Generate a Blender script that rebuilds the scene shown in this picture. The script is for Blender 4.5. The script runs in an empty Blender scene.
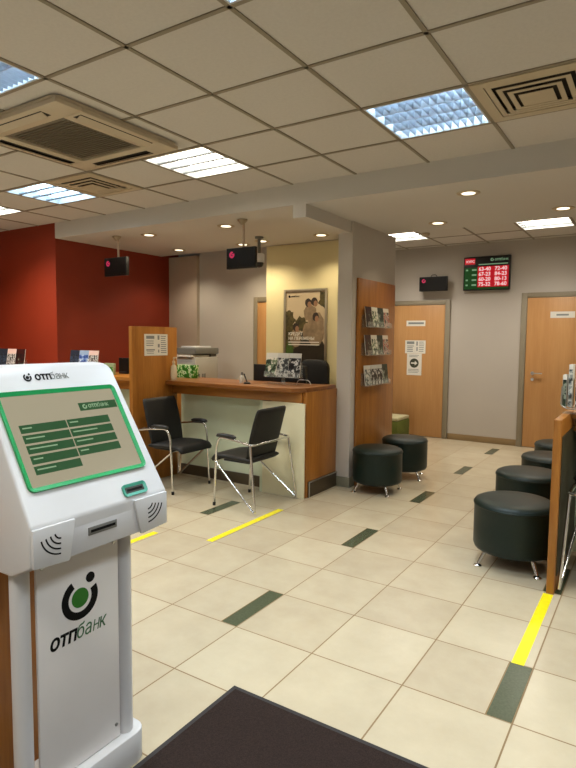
import bpy, bmesh, math, random
from mathutils import Vector, Matrix
random.seed(4)
S = bpy.context.scene
COL = S.collection
PI = math.pi

# ------------------------------------------------------------------ helpers
def lin(c):
    return tuple(((v/255)/12.92 if v/255 <= .04045 else ((v/255+.055)/1.055)**2.4) for v in c)

def new_mat(name):
    m = bpy.data.materials.new(name); m.use_nodes = True
    nt = m.node_tree
    return m, nt, nt.nodes['Principled BSDF']

def M(name, rgb, rough=.5, metal=0, var=.06, scale=8, emit=None, estr=0, bump=0, spec=.5, coat=0, stretch=None):
    """plain procedural material: colour with a little noise variation"""
    m, nt, b = new_mat(name)
    c = lin(rgb)
    tc = nt.nodes.new('ShaderNodeTexCoord')
    mp = nt.nodes.new('ShaderNodeMapping')
    if stretch: mp.inputs['Scale'].default_value = stretch
    nt.links.new(tc.outputs['Object'], mp.inputs[0])
    n = nt.nodes.new('ShaderNodeTexNoise'); n.inputs['Scale'].default_value = scale; n.inputs['Detail'].default_value = 4
    nt.links.new(mp.outputs[0], n.inputs['Vector'])
    r = nt.nodes.new('ShaderNodeValToRGB')
    r.color_ramp.elements[0].position = .3; r.color_ramp.elements[1].position = .7
    r.color_ramp.elements[0].color = tuple(max(0, v*(1-var)) for v in c)+(1,)
    r.color_ramp.elements[1].color = tuple(min(1, v*(1+var)) for v in c)+(1,)
    nt.links.new(n.outputs['Fac'], r.inputs[0]); nt.links.new(r.outputs[0], b.inputs['Base Color'])
    b.inputs['Roughness'].default_value = rough; b.inputs['Metallic'].default_value = metal
    b.inputs['Specular IOR Level'].default_value = spec
    b.inputs['Coat Weight'].default_value = coat
    if emit:
        b.inputs['Emission Color'].default_value = lin(emit)+(1,); b.inputs['Emission Strength'].default_value = estr
    if bump:
        bp = nt.nodes.new('ShaderNodeBump'); bp.inputs['Strength'].default_value = bump; bp.inputs['Distance'].default_value = .004
        nt.links.new(n.outputs['Fac'], bp.inputs['Height']); nt.links.new(bp.outputs[0], b.inputs['Normal'])
    return m

def wood(name, a, bcol, rough=.35, axis='Z', scale=5):
    m, nt, b = new_mat(name)
    tc = nt.nodes.new('ShaderNodeTexCoord'); mp = nt.nodes.new('ShaderNodeMapping')
    st = {'X': (.12, 2, 2), 'Y': (2, .12, 2), 'Z': (2, 2, .12)}[axis]
    mp.inputs['Scale'].default_value = st
    nt.links.new(tc.outputs['Object'], mp.inputs[0])
    n = nt.nodes.new('ShaderNodeTexNoise'); n.inputs['Scale'].default_value = scale
    n.inputs['Detail'].default_value = 6; n.inputs['Distortion'].default_value = .6
    nt.links.new(mp.outputs[0], n.inputs['Vector'])
    n2 = nt.nodes.new('ShaderNodeTexNoise'); n2.inputs['Scale'].default_value = scale*9; n2.inputs['Detail'].default_value = 3
    nt.links.new(mp.outputs[0], n2.inputs['Vector'])
    mx = nt.nodes.new('ShaderNodeMath'); mx.operation = 'MULTIPLY_ADD'; mx.inputs[1].default_value = .35
    nt.links.new(n2.outputs['Fac'], mx.inputs[0])
    ms = nt.nodes.new('ShaderNodeMath'); ms.operation = 'MULTIPLY'; ms.inputs[1].default_value = .65
    nt.links.new(n.outputs['Fac'], ms.inputs[0]); nt.links.new(ms.outputs[0], mx.inputs[2])
    r = nt.nodes.new('ShaderNodeValToRGB')
    r.color_ramp.elements[0].position = .36; r.color_ramp.elements[1].position = .64
    r.color_ramp.elements[0].color = lin(a)+(1,); r.color_ramp.elements[1].color = lin(bcol)+(1,)
    nt.links.new(mx.outputs[0], r.inputs[0]); nt.links.new(r.outputs[0], b.inputs['Base Color'])
    b.inputs['Roughness'].default_value = rough
    return m

def photo_mat(name, cols, scale=9, seed=0):
    """printed picture: patchy colours"""
    m, nt, b = new_mat(name)
    tc = nt.nodes.new('ShaderNodeTexCoord'); mp = nt.nodes.new('ShaderNodeMapping')
    mp.inputs['Location'].default_value = (seed*3.1, seed*1.7, seed*2.3)
    nt.links.new(tc.outputs['Object'], mp.inputs[0])
    n = nt.nodes.new('ShaderNodeTexNoise'); n.inputs['Scale'].default_value = scale; n.inputs['Detail'].default_value = 3
    nt.links.new(mp.outputs[0], n.inputs['Vector'])
    r = nt.nodes.new('ShaderNodeValToRGB'); cr = r.color_ramp; cr.interpolation = 'CONSTANT'
    pos = [0]+[.36+.28*i/(len(cols)-1) for i in range(1, len(cols))]
    cr.elements[0].position = 0; cr.elements[0].color = lin(cols[0])+(1,)
    cr.elements[1].position = pos[1]; cr.elements[1].color = lin(cols[1])+(1,)
    for p, c in zip(pos[2:], cols[2:]):
        e = cr.elements.new(p); e.color = lin(c)+(1,)
    nt.links.new(n.outputs['Fac'], r.inputs[0]); nt.links.new(r.outputs[0], b.inputs['Base Color'])
    b.inputs['Roughness'].default_value = .35
    return m

def glass_mat(name, rgb, alpha=.25, rough=.08):
    m, nt, b = new_mat(name)
    tc = nt.nodes.new('ShaderNodeTexCoord'); n = nt.nodes.new('ShaderNodeTexNoise'); n.inputs['Scale'].default_value = 3
    nt.links.new(tc.outputs['Object'], n.inputs['Vector'])
    r = nt.nodes.new('ShaderNodeMapRange'); r.inputs[3].default_value = rough; r.inputs[4].default_value = rough*1.5
    nt.links.new(n.outputs['Fac'], r.inputs[0]); nt.links.new(r.outputs[0], b.inputs['Roughness'])
    b.inputs['Base Color'].default_value = lin(rgb)+(1,); b.inputs['Alpha'].default_value = alpha
    return m

# ---- bmesh shapes
def box(bm, x0, x1, y0, y1, z0, z1, bev=0, seg=2):
    t = bmesh.new()
    bmesh.ops.create_cube(t, size=1)
    for v in t.verts:
        v.co = Vector(((x0+x1)/2+v.co.x*(x1-x0), (y0+y1)/2+v.co.y*(y1-y0), (z0+z1)/2+v.co.z*(z1-z0)))
    if bev: bmesh.ops.bevel(t, geom=t.edges[:], offset=bev, segments=seg, affect='EDGES', profile=.5)
    merge(bm, t); return bm

def merge(bm, t):
    mp = {}
    for v in t.verts: mp[v] = bm.verts.new(v.co)
    for f in t.faces:
        try: bm.faces.new([mp[v] for v in f.verts])
        except ValueError: pass
    t.free()

def prism(bm, poly, frame, depth, bev=0):
    """poly (a,b) in the plane origin+a*r+b*u, extruded along n=r x u by depth"""
    o, r, u = (Vector(v) for v in frame); n = r.cross(u)
    t = bmesh.new()
    fr = [t.verts.new(o+r*a+u*b+n*depth) for a, b in poly]
    bk = [t.verts.new(o+r*a+u*b) for a, b in poly]
    t.faces.new(fr); t.faces.new(bk[::-1])
    k = len(poly)
    for i in range(k):
        j = (i+1) % k
        t.faces.new([fr[j], fr[i], bk[i], bk[j]])
    bmesh.ops.recalc_face_normals(t, faces=t.faces[:])
    if bev: bmesh.ops.bevel(t, geom=t.edges[:], offset=bev, segments=2, affect='EDGES', profile=.5)
    merge(bm, t); return bm

def tube(bm, pts, r, seg=10, cap=True):
    pts = [Vector(p) for p in pts]
    rings = []; prev = None
    for i, p in enumerate(pts):
        d = (pts[min(i+1, len(pts)-1)]-pts[max(i-1, 0)]).normalized()
        if prev is None:
            a = d.orthogonal().normalized()
        else:
            a = (prev-d*prev.dot(d))
            a = a.normalized() if a.length > 1e-6 else d.orthogonal().normalized()
        prev = a; b = d.cross(a)
        rr = r[i] if isinstance(r, (list, tuple)) else r
        rings.append([bm.verts.new(p+a*math.cos(2*PI*k/seg)*rr+b*math.sin(2*PI*k/seg)*rr) for k in range(seg)])
    for q, w in zip(rings, rings[1:]):
        for k in range(seg):
            bm.faces.new([q[k], q[(k+1) % seg], w[(k+1) % seg], w[k]])
    if cap:
        bm.faces.new(rings[0][::-1]); bm.faces.new(rings[-1])
    return bm

def smooth_path(pts, rad=.06, n=6):
    """round the corners of a polyline"""
    pts = [Vector(p) for p in pts]; out = [pts[0]]
    for a, b, c in zip(pts, pts[1:], pts[2:]):
        d1 = (a-b); d2 = (c-b); k = min(rad, d1.length*.45, d2.length*.45)
        p, q = b+d1.normalized()*k, b+d2.normalized()*k
        for i in range(n+1):
            t = i/n; out.append(p*(1-t)**2+b*2*t*(1-t)+q*t*t)
    out.append(pts[-1]); return out

def lathe(bm, prof, c=(0, 0, 0), seg=32):
    rings = []
    for r, z in prof:
        if r < 1e-5: rings.append([bm.verts.new((c[0], c[1], c[2]+z))])
        else: rings.append([bm.verts.new((c[0]+r*math.cos(2*PI*k/seg), c[1]+r*math.sin(2*PI*k/seg), c[2]+z)) for k in range(seg)])
    for a, b in zip(rings, rings[1:]):
        for k in range(seg):
            j = (k+1) % seg
            if len(a) == 1 and len(b) == 1: continue
            if len(a) == 1: bm.faces.new([a[0], b[k], b[j]][::-1])
            elif len(b) == 1: bm.faces.new([a[k], a[j], b[0]])
            else: bm.faces.new([a[k], a[j], b[j], b[k]])
    bmesh.ops.recalc_face_normals(bm, faces=bm.faces[:])
    return bm

def arcpts(cx, cy, r, a0, a1, n=24):
    return [(cx+r*math.cos(math.radians(a0+(a1-a0)*i/n)), cy+r*math.sin(math.radians(a0+(a1-a0)*i/n))) for i in range(n+1)]

def ringseg(cx, cy, ri, ro, a0, a1, n=24):
    return arcpts(cx, cy, ro, a0, a1, n)+arcpts(cx, cy, ri, a1, a0, n)

def rrect(w, h, r, n=5, cx=0, cy=0):
    p = []
    for sx, sy, a in ((1, 1, 0), (-1, 1, 90), (-1, -1, 180), (1, -1, 270)):
        p += arcpts(cx+sx*(w/2-r), cy+sy*(h/2-r), r, a, a+90, n)
    return p

def B(): return bmesh.new()

def obj(name, bm, mat, parent=None, loc=(0, 0, 0), rot=(0, 0, 0), ang=35, label=None):
    bmesh.ops.recalc_face_normals(bm, faces=bm.faces[:])
    me = bpy.data.meshes.new(name); bm.to_mesh(me); bm.free()
    for p in me.polygons: p.use_smooth = True
    me.set_sharp_from_angle(angle=math.radians(ang))
    me.materials.append(mat)
    o = bpy.data.objects.new(name, me); COL.objects.link(o)
    o.location = loc; o.rotation_euler = rot
    if parent: o.parent = parent
    if label: o['label'] = label
    return o

def tag(o, label, cat, group=None):
    o['label'] = label; o['category'] = cat
    if group: o['group'] = group
    return o

def thing(name, label, cat, loc=(0, 0, 0), rotz=0, group=None):
    o = bpy.data.objects.new(name, None); COL.objects.link(o)
    o.empty_display_size = .05
    o.location = loc; o.rotation_euler = (0, 0, rotz)
    return tag(o, label, cat, group)

def struct(name, bm, mat, parent=None):
    o = obj(name, bm, mat, parent)
    if parent is None: o['kind'] = 'structure'
    return o

def dup(root, loc, rotz=None, label=None, group=None):
    r = root.copy(); COL.objects.link(r); r.location = loc
    if rotz is not None: r.rotation_euler = (0, 0, rotz)
    if label: r['label'] = label
    if group: r['group'] = group
    for ch in list(root.children):
        c = ch.copy(); COL.objects.link(c); c.parent = r
        for g in list(ch.children):
            d = g.copy(); COL.objects.link(d); d.parent = c
    return r

def text_bm(s, size, o, r, u, bold=0, shear=0, align='LEFT', ext=.0006, sx=1):
    cu = bpy.data.curves.new('lettering', 'FONT'); cu.body = s; cu.size = size
    cu.offset = bold; cu.shear = shear; cu.align_x = align; cu.extrude = ext; cu.resolution_u = 3
    to = bpy.data.objects.new('lettering', cu); COL.objects.link(to)
    dg = bpy.context.evaluated_depsgraph_get(); dg.update()
    me = bpy.data.meshes.new_from_object(to.evaluated_get(dg))
    bm = B(); bm.from_mesh(me)
    o, r, u = Vector(o), Vector(r), Vector(u); n = r.cross(u)
    for v in bm.verts:
        v.co = o+r*v.co.x*sx+u*v.co.y+n*(v.co.z+ext*.9)
    bpy.data.objects.remove(to); bpy.data.curves.remove(cu); bpy.data.meshes.remove(me)
    return bm

def word_ank(size, o, r, u, shear=0, sx=1, ext=.0006):
    """the light half of the word mark; its third letter is drawn from three strokes"""
    bm = text_bm('ба', size, o, r, u, shear=shear, ext=ext, sx=sx)
    x = max((v.co-Vector(o)).dot(Vector(r)) for v in bm.verts)
    h_ = .545*size; t_ = .062*size; g = .075*size*sx; wd = .40*size*sx
    def q(pts): prism(bm, [(x+g+a*sx+shear*b, b) for a, b in pts], (o, r, u), ext*1.9)
    W = .40*size
    q([(0, 0), (t_, 0), (t_, h_), (0, h_)]); q([(W-t_, 0), (W, 0), (W, h_), (W-t_, h_)])
    q([(t_, h_*.46), (W-t_, h_*.46), (W-t_, h_*.46+t_), (t_, h_*.46+t_)])
    merge(bm, text_bm('к', size, Vector(o)+Vector(r)*(x+g*1.2+wd), r, u, shear=shear, ext=ext, sx=sx))
    return bm

def word_bank(size, o, r, u, ext=.0006, sx=1, bold=0):
    bm = text_bm('отп', size, o, r, u, bold=size*.02, ext=ext, sx=sx)
    x = max((v.co-Vector(o)).dot(Vector(r)) for v in bm.verts)
    merge(bm, word_ank(size, Vector(o)+Vector(r)*(x+size*.03), r, u, 0, sx, ext))
    return bm

def join(bm, t):
    merge(bm, t); return bm

# frames: (right, up) for surfaces
FX = (Vector((0, 1, 0)), Vector((0, 0, 1)))     # faces +x
FY = (Vector((1, 0, 0)), Vector((0, 0, 1)))     # faces -y

# ------------------------------------------------------------------ materials
m_wall = M('grey_paint', (196, 190, 182), .6, var=.02, scale=2)
m_back = M('back_wall_paint', (186, 178, 168), .6, var=.02, scale=2)
m_cream = M('cream_paint', (222, 210, 164), .6, var=.02, scale=2)
m_red = M('red_paint', (136, 42, 14), .55, var=.03, scale=2)
m_tile = M('ceiling_tile', (204, 199, 192), .85, var=.03, scale=60)
m_tbar = M('ceiling_bar', (140, 130, 112), .5, var=.02)
m_soffit = M('soffit_paint', (204, 200, 194), .7, var=.015, scale=2)
m_wood = wood('cherry_wood', (146, 90, 32), (178, 118, 50))
m_woodx = wood('cherry_wood_along', (146, 90, 32), (178, 118, 50), axis='X')
m_top = wood('shaded_countertop', (112, 64, 24), (144, 88, 36), axis='X')  # cherry wood again, darker: shade on the counter top put into the colour
m_woody = wood('cherry_wood_deep', (146, 90, 32), (178, 118, 50), axis='Y')
m_wood_edge = M('wood_edge', (158, 96, 34), .35, var=.08)
m_door = wood('door_wood', (184, 134, 82), (198, 150, 96), .4, scale=3)
m_dframe = M('door_frame_grey', (140, 130, 110), .5, var=.03)
m_skirt = M('skirting_brown', (140, 116, 80), .5, var=.05)
m_plinth = M('plinth_dark', (70, 58, 40), .45, var=.06)
m_steel = M('brushed_frame', (170, 160, 140), .35, .7, var=.03)
m_chrome = M('chrome', (226, 226, 226), .14, 1, var=.02)
m_alu = M('satin_aluminium', (190, 190, 186), .3, .9, var=.02)
m_black = M('black_plastic', (14, 14, 15), .45, var=.05)
m_screen = M('dark_screen', (5, 5, 6), .3, var=.02)
m_leather = M('black_leather', (13, 13, 13), .55, var=.12, scale=60, bump=.1)
m_pad = M('armrest_rubber', (24, 24, 24), .35, var=.1)
m_stool = M('green_black_leatherette', (3, 27, 22), .44, var=.1, scale=50, bump=.06, spec=.4)
m_white = M('white_plastic', (213, 213, 214), .32, var=.015)
m_white2 = M('white_metal', (214, 214, 216), .38, var=.015)
m_panel = M('kiosk_panel', (240, 237, 235), .3, var=.015)
m_green = M('logo_green', (24, 120, 20), .4, var=.03)
m_green2 = M('letter_green', (60, 110, 70), .4, var=.03)
m_ink = M('black_ink', (16, 16, 16), .6, var=.03, spec=.15)
m_inkgrey = M('grey_ink', (130, 134, 132), .5, var=.03)
m_bezel = M('green_bezel', (30, 150, 84), .3, var=.04, emit=(20, 150, 80), estr=.12)
m_disp = M('display_beige', (40, 38, 34), .15, var=.02, emit=(178, 168, 140), estr=1.7)
m_dispgreen = M('display_green', (10, 20, 12), .15, var=.02, emit=(50, 92, 56), estr=1.6)
m_disptext = M('display_text', (30, 40, 30), .2, var=.02, emit=(150, 180, 140), estr=1.7)
m_mint = M('white_green_board', (206, 214, 186), .4, var=.02)
m_paper = M('white_paper', (226, 222, 212), .6, var=.02)
m_pink = M('pink_logo', (60, 10, 30), .4, emit=(215, 50, 95), estr=1.4)
m_mat = M('entrance_mat', (46, 36, 32), .95, var=.35, scale=240, bump=.6, spec=.1)
m_matedge = M('mat_rubber', (34, 30, 29), .7, var=.1, scale=30)
m_tape = M('yellow_tape', (240, 224, 20), .4, var=.05, scale=30)
m_vent = M('vent_white', (190, 176, 150), .5, var=.02)
m_ventdark = M('vent_dark', (44, 36, 28), .8, var=.05)
m_cass = M('cassette_white', (196, 182, 158), .45, var=.02)
m_cassgrey = M('cassette_grille', (104, 96, 80), .5, var=.04)
m_clear = glass_mat('clear_acrylic', (220, 228, 224), .16)
m_grey_pl = M('grey_plastic', (176, 174, 168), .45, var=.03)
m_grey_dk = M('grey_plastic_dark', (112, 112, 108), .45, var=.03)
m_gbox = photo_mat('green_box_print', [(30, 96, 20), (60, 140, 30), (200, 214, 170), (40, 110, 24)], 30, 2)
m_louver = M('louver_metal', (170, 178, 186), .35, .7, var=.05, scale=20)
m_housing = M('lamp_housing', (200, 205, 208), .5, var=.02)
def emat(name, rgb, s): return M(name, (200, 200, 200), .5, emit=rgb, estr=s, var=.01)
m_tubec = emat('cold_tube', (205, 232, 255), 130)
m_tubew = emat('warm_tube', (255, 244, 224), 22)
m_tubeb = emat('cold_bright_tube', (196, 232, 255), 16)
m_down = emat('downlight_glow', (255, 240, 205), 6)
m_ring = M('downlight_ring', (186, 170, 140), .4, .4, var=.02)
m_led_g = M('board_green', (6, 30, 10), .3, var=.05, emit=(14, 80, 24), estr=1.0)
m_led_r = M('board_red', (60, 8, 12), .3, var=.05, emit=(196, 20, 36), estr=1.6)
m_led_w = M('board_digits', (90, 60, 60), .3, emit=(255, 190, 190), estr=2.4)
m_olive = M('olive_fabric', (84, 92, 22), .8, var=.08, scale=40)
m_olive2 = M('pale_fabric', (176, 168, 130), .8, var=.05, scale=40)
m_pinkt = M('pale_pink_paper', (228, 170, 160), .7, var=.06, scale=30)

# ------------------------------------------------------------------ camera
cam = bpy.data.cameras.new('camera'); co = bpy.data.objects.new('camera', cam); COL.objects.link(co)
CZ = 1.479
cam.sensor_fit = 'VERTICAL'; cam.sensor_height = 24; cam.lens = 573.4*24/768
cam.clip_start = .05
f_yaw, f_pit, f_rol = -.5721, -.07845, .00964
fw = Vector((math.sin(f_yaw)*math.cos(f_pit), math.cos(f_yaw)*math.cos(f_pit), math.sin(f_pit)))
r0 = Vector((math.cos(f_yaw), -math.sin(f_yaw), 0)); u0 = r0.cross(fw)
rr = r0*math.cos(f_rol)+u0*math.sin(f_rol); uu = u0*math.cos(f_rol)-r0*math.sin(f_rol)
mw = Matrix((rr, uu, -fw)).transposed().to_4x4(); mw.translation = (0, 0, CZ)
co.matrix_world = mw
S.camera = co

# ------------------------------------------------------------------ floor
def floor_material():
    m, nt, b = new_mat('cream_floor_tiles')
    N = nt.nodes; Lk = nt.links
    def math_(op, a, b_=None, c=None):
        n = N.new('ShaderNodeMath'); n.operation = op
        for i, v in enumerate((a, b_, c)):
            if v is None: continue
            if isinstance(v, (int, float)): n.inputs[i].default_value = v
            else: Lk.new(v, n.inputs[i])
        return n.outputs[0]
    geo = N.new('ShaderNodeNewGeometry'); sp = N.new('ShaderNodeSeparateXYZ'); Lk.new(geo.outputs['Position'], sp.inputs[0])
    v = math_('DIVIDE', math_('ADD', sp.outputs[0], 2.203+45), .45)     # tile index across (v=1 -> x=-1.753), offset 100 tiles
    u = math_('DIVIDE', math_('SUBTRACT', sp.outputs[1], 1.8035-45), .45)
    fv = math_('FRACT', v); fu = math_('FRACT', u)
    def edge(f):
        a = math_('MINIMUM', f, math_('SUBTRACT', 1.0, f)); return math_('LESS_THAN', a, .0075)
    grout = math_('MAXIMUM', edge(fv), edge(fu))
    # dark insets: a strip left of every third joint line (v = 1 mod 3), every third row (u = 1 mod 3)
    iv = math_('FLOOR', v); iu = math_('FLOOR', u)
    mv = math_('MODULO', iv, 3.0); mu = math_('MODULO', iu, 3.0)
    okv = math_('COMPARE', mv, 1.0, .1); oku = math_('COMPARE', mu, 2.0, .1)
    strip = math_('GREATER_THAN', fv, 1-.225)
    inset = math_('MULTIPLY', math_('MULTIPLY', okv, oku), strip)
    ins_e = math_('MULTIPLY', math_('MULTIPLY', okv, oku), math_('COMPARE', fv, 1-.225, .006))
    # tile tone: per-tile shade + soft cloudy noise
    wn = N.new('ShaderNodeTexWhiteNoise'); wn.noise_dimensions = '2D'
    cb = N.new('ShaderNodeCombineXYZ'); Lk.new(iv, cb.inputs[0]); Lk.new(iu, cb.inputs[1]); Lk.new(cb.outputs[0], wn.inputs['Vector'])
    ns = N.new('ShaderNodeTexNoise'); ns.inputs['Scale'].default_value = 4; ns.inputs['Detail'].default_value = 6; ns.inputs['Roughness'].default_value = .65
    Lk.new(geo.outputs['Position'], ns.inputs['Vector'])
    t = math_('ADD', math_('MULTIPLY', wn.outputs['Value'], .25), math_('MULTIPLY', ns.outputs['Fac'], .75))
    rp = N.new('ShaderNodeValToRGB'); rp.color_ramp.elements[0].position = .3; rp.color_ramp.elements[1].position = .72
    rp.color_ramp.elements[0].color = lin((182, 168, 142))+(1,); rp.color_ramp.elements[1].color = lin((197, 185, 158))+(1,)
    Lk.new(t, rp.inputs[0])
    def mix(f, a, bcol):
        n = N.new('ShaderNodeMix'); n.data_type = 'RGBA'; Lk.new(f, n.inputs[0]); Lk.new(a, n.inputs[6])
        if isinstance(bcol, tuple): n.inputs[7].default_value = bcol+(1,)
        else: Lk.new(bcol, n.inputs[7])
        return n.outputs[2]
    n3 = N.new('ShaderNodeTexNoise'); n3.inputs['Scale'].default_value = 90; Lk.new(geo.outputs['Position'], n3.inputs['Vector'])
    rd = N.new('ShaderNodeValToRGB'); rd.color_ramp.elements[0].color = lin((58, 64, 46))+(1,); rd.color_ramp.elements[1].color = lin((84, 92, 70))+(1,)
    Lk.new(n3.outputs['Fac'], rd.inputs[0])
    c = mix(inset, rp.outputs[0], rd.outputs[0])
    c = mix(math_('MAXIMUM', grout, ins_e), c, lin((128, 104, 68)))
    Lk.new(c, b.inputs['Base Color'])
    rg = math_('ADD', .24, math_('MULTIPLY', grout, .4)); Lk.new(rg, b.inputs['Roughness'])
    b.inputs['Specular IOR Level'].default_value = .45
    bp = N.new('ShaderNodeBump'); bp.inputs['Strength'].default_value = .3; bp.inputs['Distance'].default_value = .002; bp.invert = True
    Lk.new(grout, bp.inputs['Height']); Lk.new(bp.outputs[0], b.inputs['Normal'])
    return m
XL, XR, YF, YB = -8.6, 2.6, -1.7, 8.5
H, HS, HB = 2.796, 2.625, 2.865
struct('floor', box(B(), XL-.1, XR+.1, YF-.1, YB+.1, -.1, 0), floor_material())

# ------------------------------------------------------------------ ceiling with tile grid
GX, GY = -1.508, 1.883           # module lines
cold_cells = {(-1, -1): 'w'}
def cell(ix, iy): return (GX+.6*ix, GY+.6*iy)
# fixtures: (ix, iy, warm?)
lamps = [(0, 2, 0), (-3, 2, 1), (-6, 2, 2), (-8, 2, 1), (-3, -1, 0), (0, -1, 0), (-6, -1, 1), (3, 2, 1), (3, -1, 0),
         (-3, -4, 0), (0, -4, 1), (-6, -4, 0), (3, -4, 0), (-9, -1, 0)]
vents = [(1, 2), (-5, 2)]
holes = {(a, b) for a, b, _ in lamps} | set(vents)
bm = B(); tb = B()
zt = H+.006
ix0, ix1 = int((XL-GX)/.6)-1, int((XR-GX)/.6)+1
iy0, iy1 = int((YF-GY)/.6)-1, 4
YE = 4.245
for ix in range(ix0, ix1+1):
    for iy in range(iy0, iy1+1):
        if (ix, iy) in holes: continue
        x, y = cell(ix, iy)
        xa, xb, ya, yb = max(x, XL), min(x+.6, XR), max(y, YF), min(y+.6, YE)
        if xb-xa < .01 or yb-ya < .01: continue
        box(bm, xa, xb, ya, yb, zt, zt+.015)
ceil = struct('ceiling', bm, m_tile)
for ix in range(ix0, ix1+2):
    x = GX+.6*ix
    if XL < x < XR: box(tb, x-.011, x+.011, YF, YE, H, zt)
for iy in range(iy0, iy1+1):
    y = GY+.6*iy
    if YF < y < YE: box(tb, XL, XR, y-.011, y+.011, H, zt)
g = obj('ceiling_grid_bars', tb, m_tbar, ceil)
# slab above the tiles so that no light leaks through fixtures
struct('ceiling_slab', box(B(), XL-.1, XR+.1, YF-.1, YB+.1, 3.05, 3.15), m_tile)
# lowered plaster ceiling behind the tile field, and its front fascia
YS = 5.95
struct('ceiling_lowered', box(B(), -5.99, XR, YE, YS, HS, 3.05), m_soffit)
# rear tile ceiling
bm = B(); tb = B()
rear_lamps = [(-3.13, 7.2), (-1.44, 7.3)]
xs = [-1.50-.6*5+.6*i for i in range(13)]
ys = [YS-.1+.65*0, 6.55, 7.15, 7.75, 8.35, 8.95]
for a in xs:
    for b2 in (5.95, 6.55, 7.15, 7.75, 8.35):
        if b2 == 7.15 and (abs(a+1.50) < .01 or abs(a+3.30) < .01): continue
        xa, xb, ya, yb = max(a, -4.0), min(a+.6, XR), b2, min(b2+.6, YB)
        if xb-xa > .01: box(bm, xa, xb, ya, yb, HB+.005, HB+.02)
rc = struct('ceiling_rear', bm, m_tile)
for x in xs:
    if -3.9 < x < XR: box(tb, x-.011, x+.011, YS, YB, HB, HB+.005)
for y in (6.55, 7.15, 7.75, 8.35): box(tb, -4.0, XR, y-.011, y+.011, HB, HB+.005)
obj('ceiling_grid_bars', tb, m_tbar, rc)

# ------------------------------------------------------------------ walls
struct('wall_back', box(B(), -4.2, XR+.1, YB, YB+.1, 0, 3.05), m_back)
struct('wall_right', box(B(), XR, XR+.1, YF-.1, YB, 0, 3.05), m_wall)
struct('wall_front', box(B(), XL-.1, XR, YF-.1, YF, 0, 3.05), m_wall)
struct('wall_left', box(B(), XL-.1, XL, YF, 4.4, 0, 3.05), m_red)
bm = B(); box(bm, XL, -5.99, YE, YE+.1, 0, 3.05); box(bm, -6.09, -5.99, YE+.1, 6.3, 0, 3.05)
struct('wall_red', bm, m_red)
# office side: pilaster, grey wall, cream wall
struct('wall_pilaster', box(B(), -5.99, -5.46, 6.10, 6.2, 0, HS), M('pinkish_grey_paint', (188, 174, 158), .6, var=.02, scale=2))
struct('wall_office', box(B(), -5.46, -2.7, 6.16, 6.25, 0, HS+.3), m_wall)
struct('wall_cream', box(B(), -4.18, -2.70, 5.97, 6.155, 0, HS), m_cream)
# free-standing wall end ("column") and beam
struct('wall_column', box(B(), -2.70, -2.545, 5.09, 6.16, 0, HS), m_wall)
struct('trim_1', box(B(), -2.70, -2.57, YE+.002, 5.09, 2.515, HS), m_soffit)
struct('wall_corridor', box(B(), -4.1, -4.0, 6.25, YB, 0, 3.05), m_wall)
# skirtings
def skirt(n, *a): struct(n, box(B(), *a, bev=.003), m_skirt)
skirt('baseboard_back', -2.612, -1.628, YB-.015, YB, 0, .09)
skirt('baseboard_right', -.62, XR, YB-.015, YB, 0, .09)
m_sk2 = M('skirting_grey_green', (128, 126, 108), .5, var=.04)
bm = B(); box(bm, -2.715, -2.53, 5.075, 5.09, 0, .1, .002); box(bm, -2.545, -2.53, 5.09, 6.165, 0, .1, .002)
struct('baseboard_column', bm, m_sk2)

def door(n, x0, x1, ztop, y, leaf=m_door):
    """frame in front of the wall face, leaf slightly recessed"""
    fwid = .075
    bm = B()
    box(bm, x0, x0+fwid, y-.03, y+.0, 0, ztop, .004); box(bm, x1-fwid, x1, y-.03, y, 0, ztop, .004)
    box(bm, x0+fwid, x1-fwid, y-.03, y, ztop-fwid*.9, ztop, .004)
    d = struct(n, bm, m_dframe)
    obj('door_leaf', box(B(), x0+fwid+.004, x1-fwid-.004, y-.022, y-.001, .008, ztop-fwid*.9-.004, .002), leaf, d)
    return d
d1 = door('door_1', -3.57, -2.615, 2.08, YB)
d2 = door('door_2', -1.625, -.62, 2.145, YB)
# lever handle on the right door
bm = B(); px, pz = -1.445, 1.04
lathe(t := B(), [(0, 0), (.024, 0), (.024, .008), (0, .008)], seg=20)
for v in t.verts: v.co = Vector((v.co.x+px, YB-.022-v.co.z, v.co.y+pz))
merge(bm, t)
tube(bm, smooth_path([(px, YB-.025, pz), (px, YB-.07, pz), (px+.13, YB-.07, pz)], .02), .010)
obj('door_handle', bm, m_chrome, d2)
lathe(t := B(), [(0, 0), (.022, 0), (.022, .008), (0, .008)], seg=20)
for v in t.verts: v.co = Vector((v.co.x+px, YB-.022-v.co.z, v.co.y+pz-.085))
obj('lock_rose', t, m_chrome, d2)
# inner office door, partly hidden by the cream wall
bm = B(); box(bm, -4.50, -4.44, 6.13, 6.16, 0, 2.02, .004); box(bm, -4.44, -4.19, 6.13, 6.16, 1.955, 2.02, .004)
d3 = struct('door_3', bm, m_dframe)
obj('door_leaf', box(B(), -4.438, -4.19, 6.138, 6.159, .01, 1.95, .002), m_door, d3)

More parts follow.
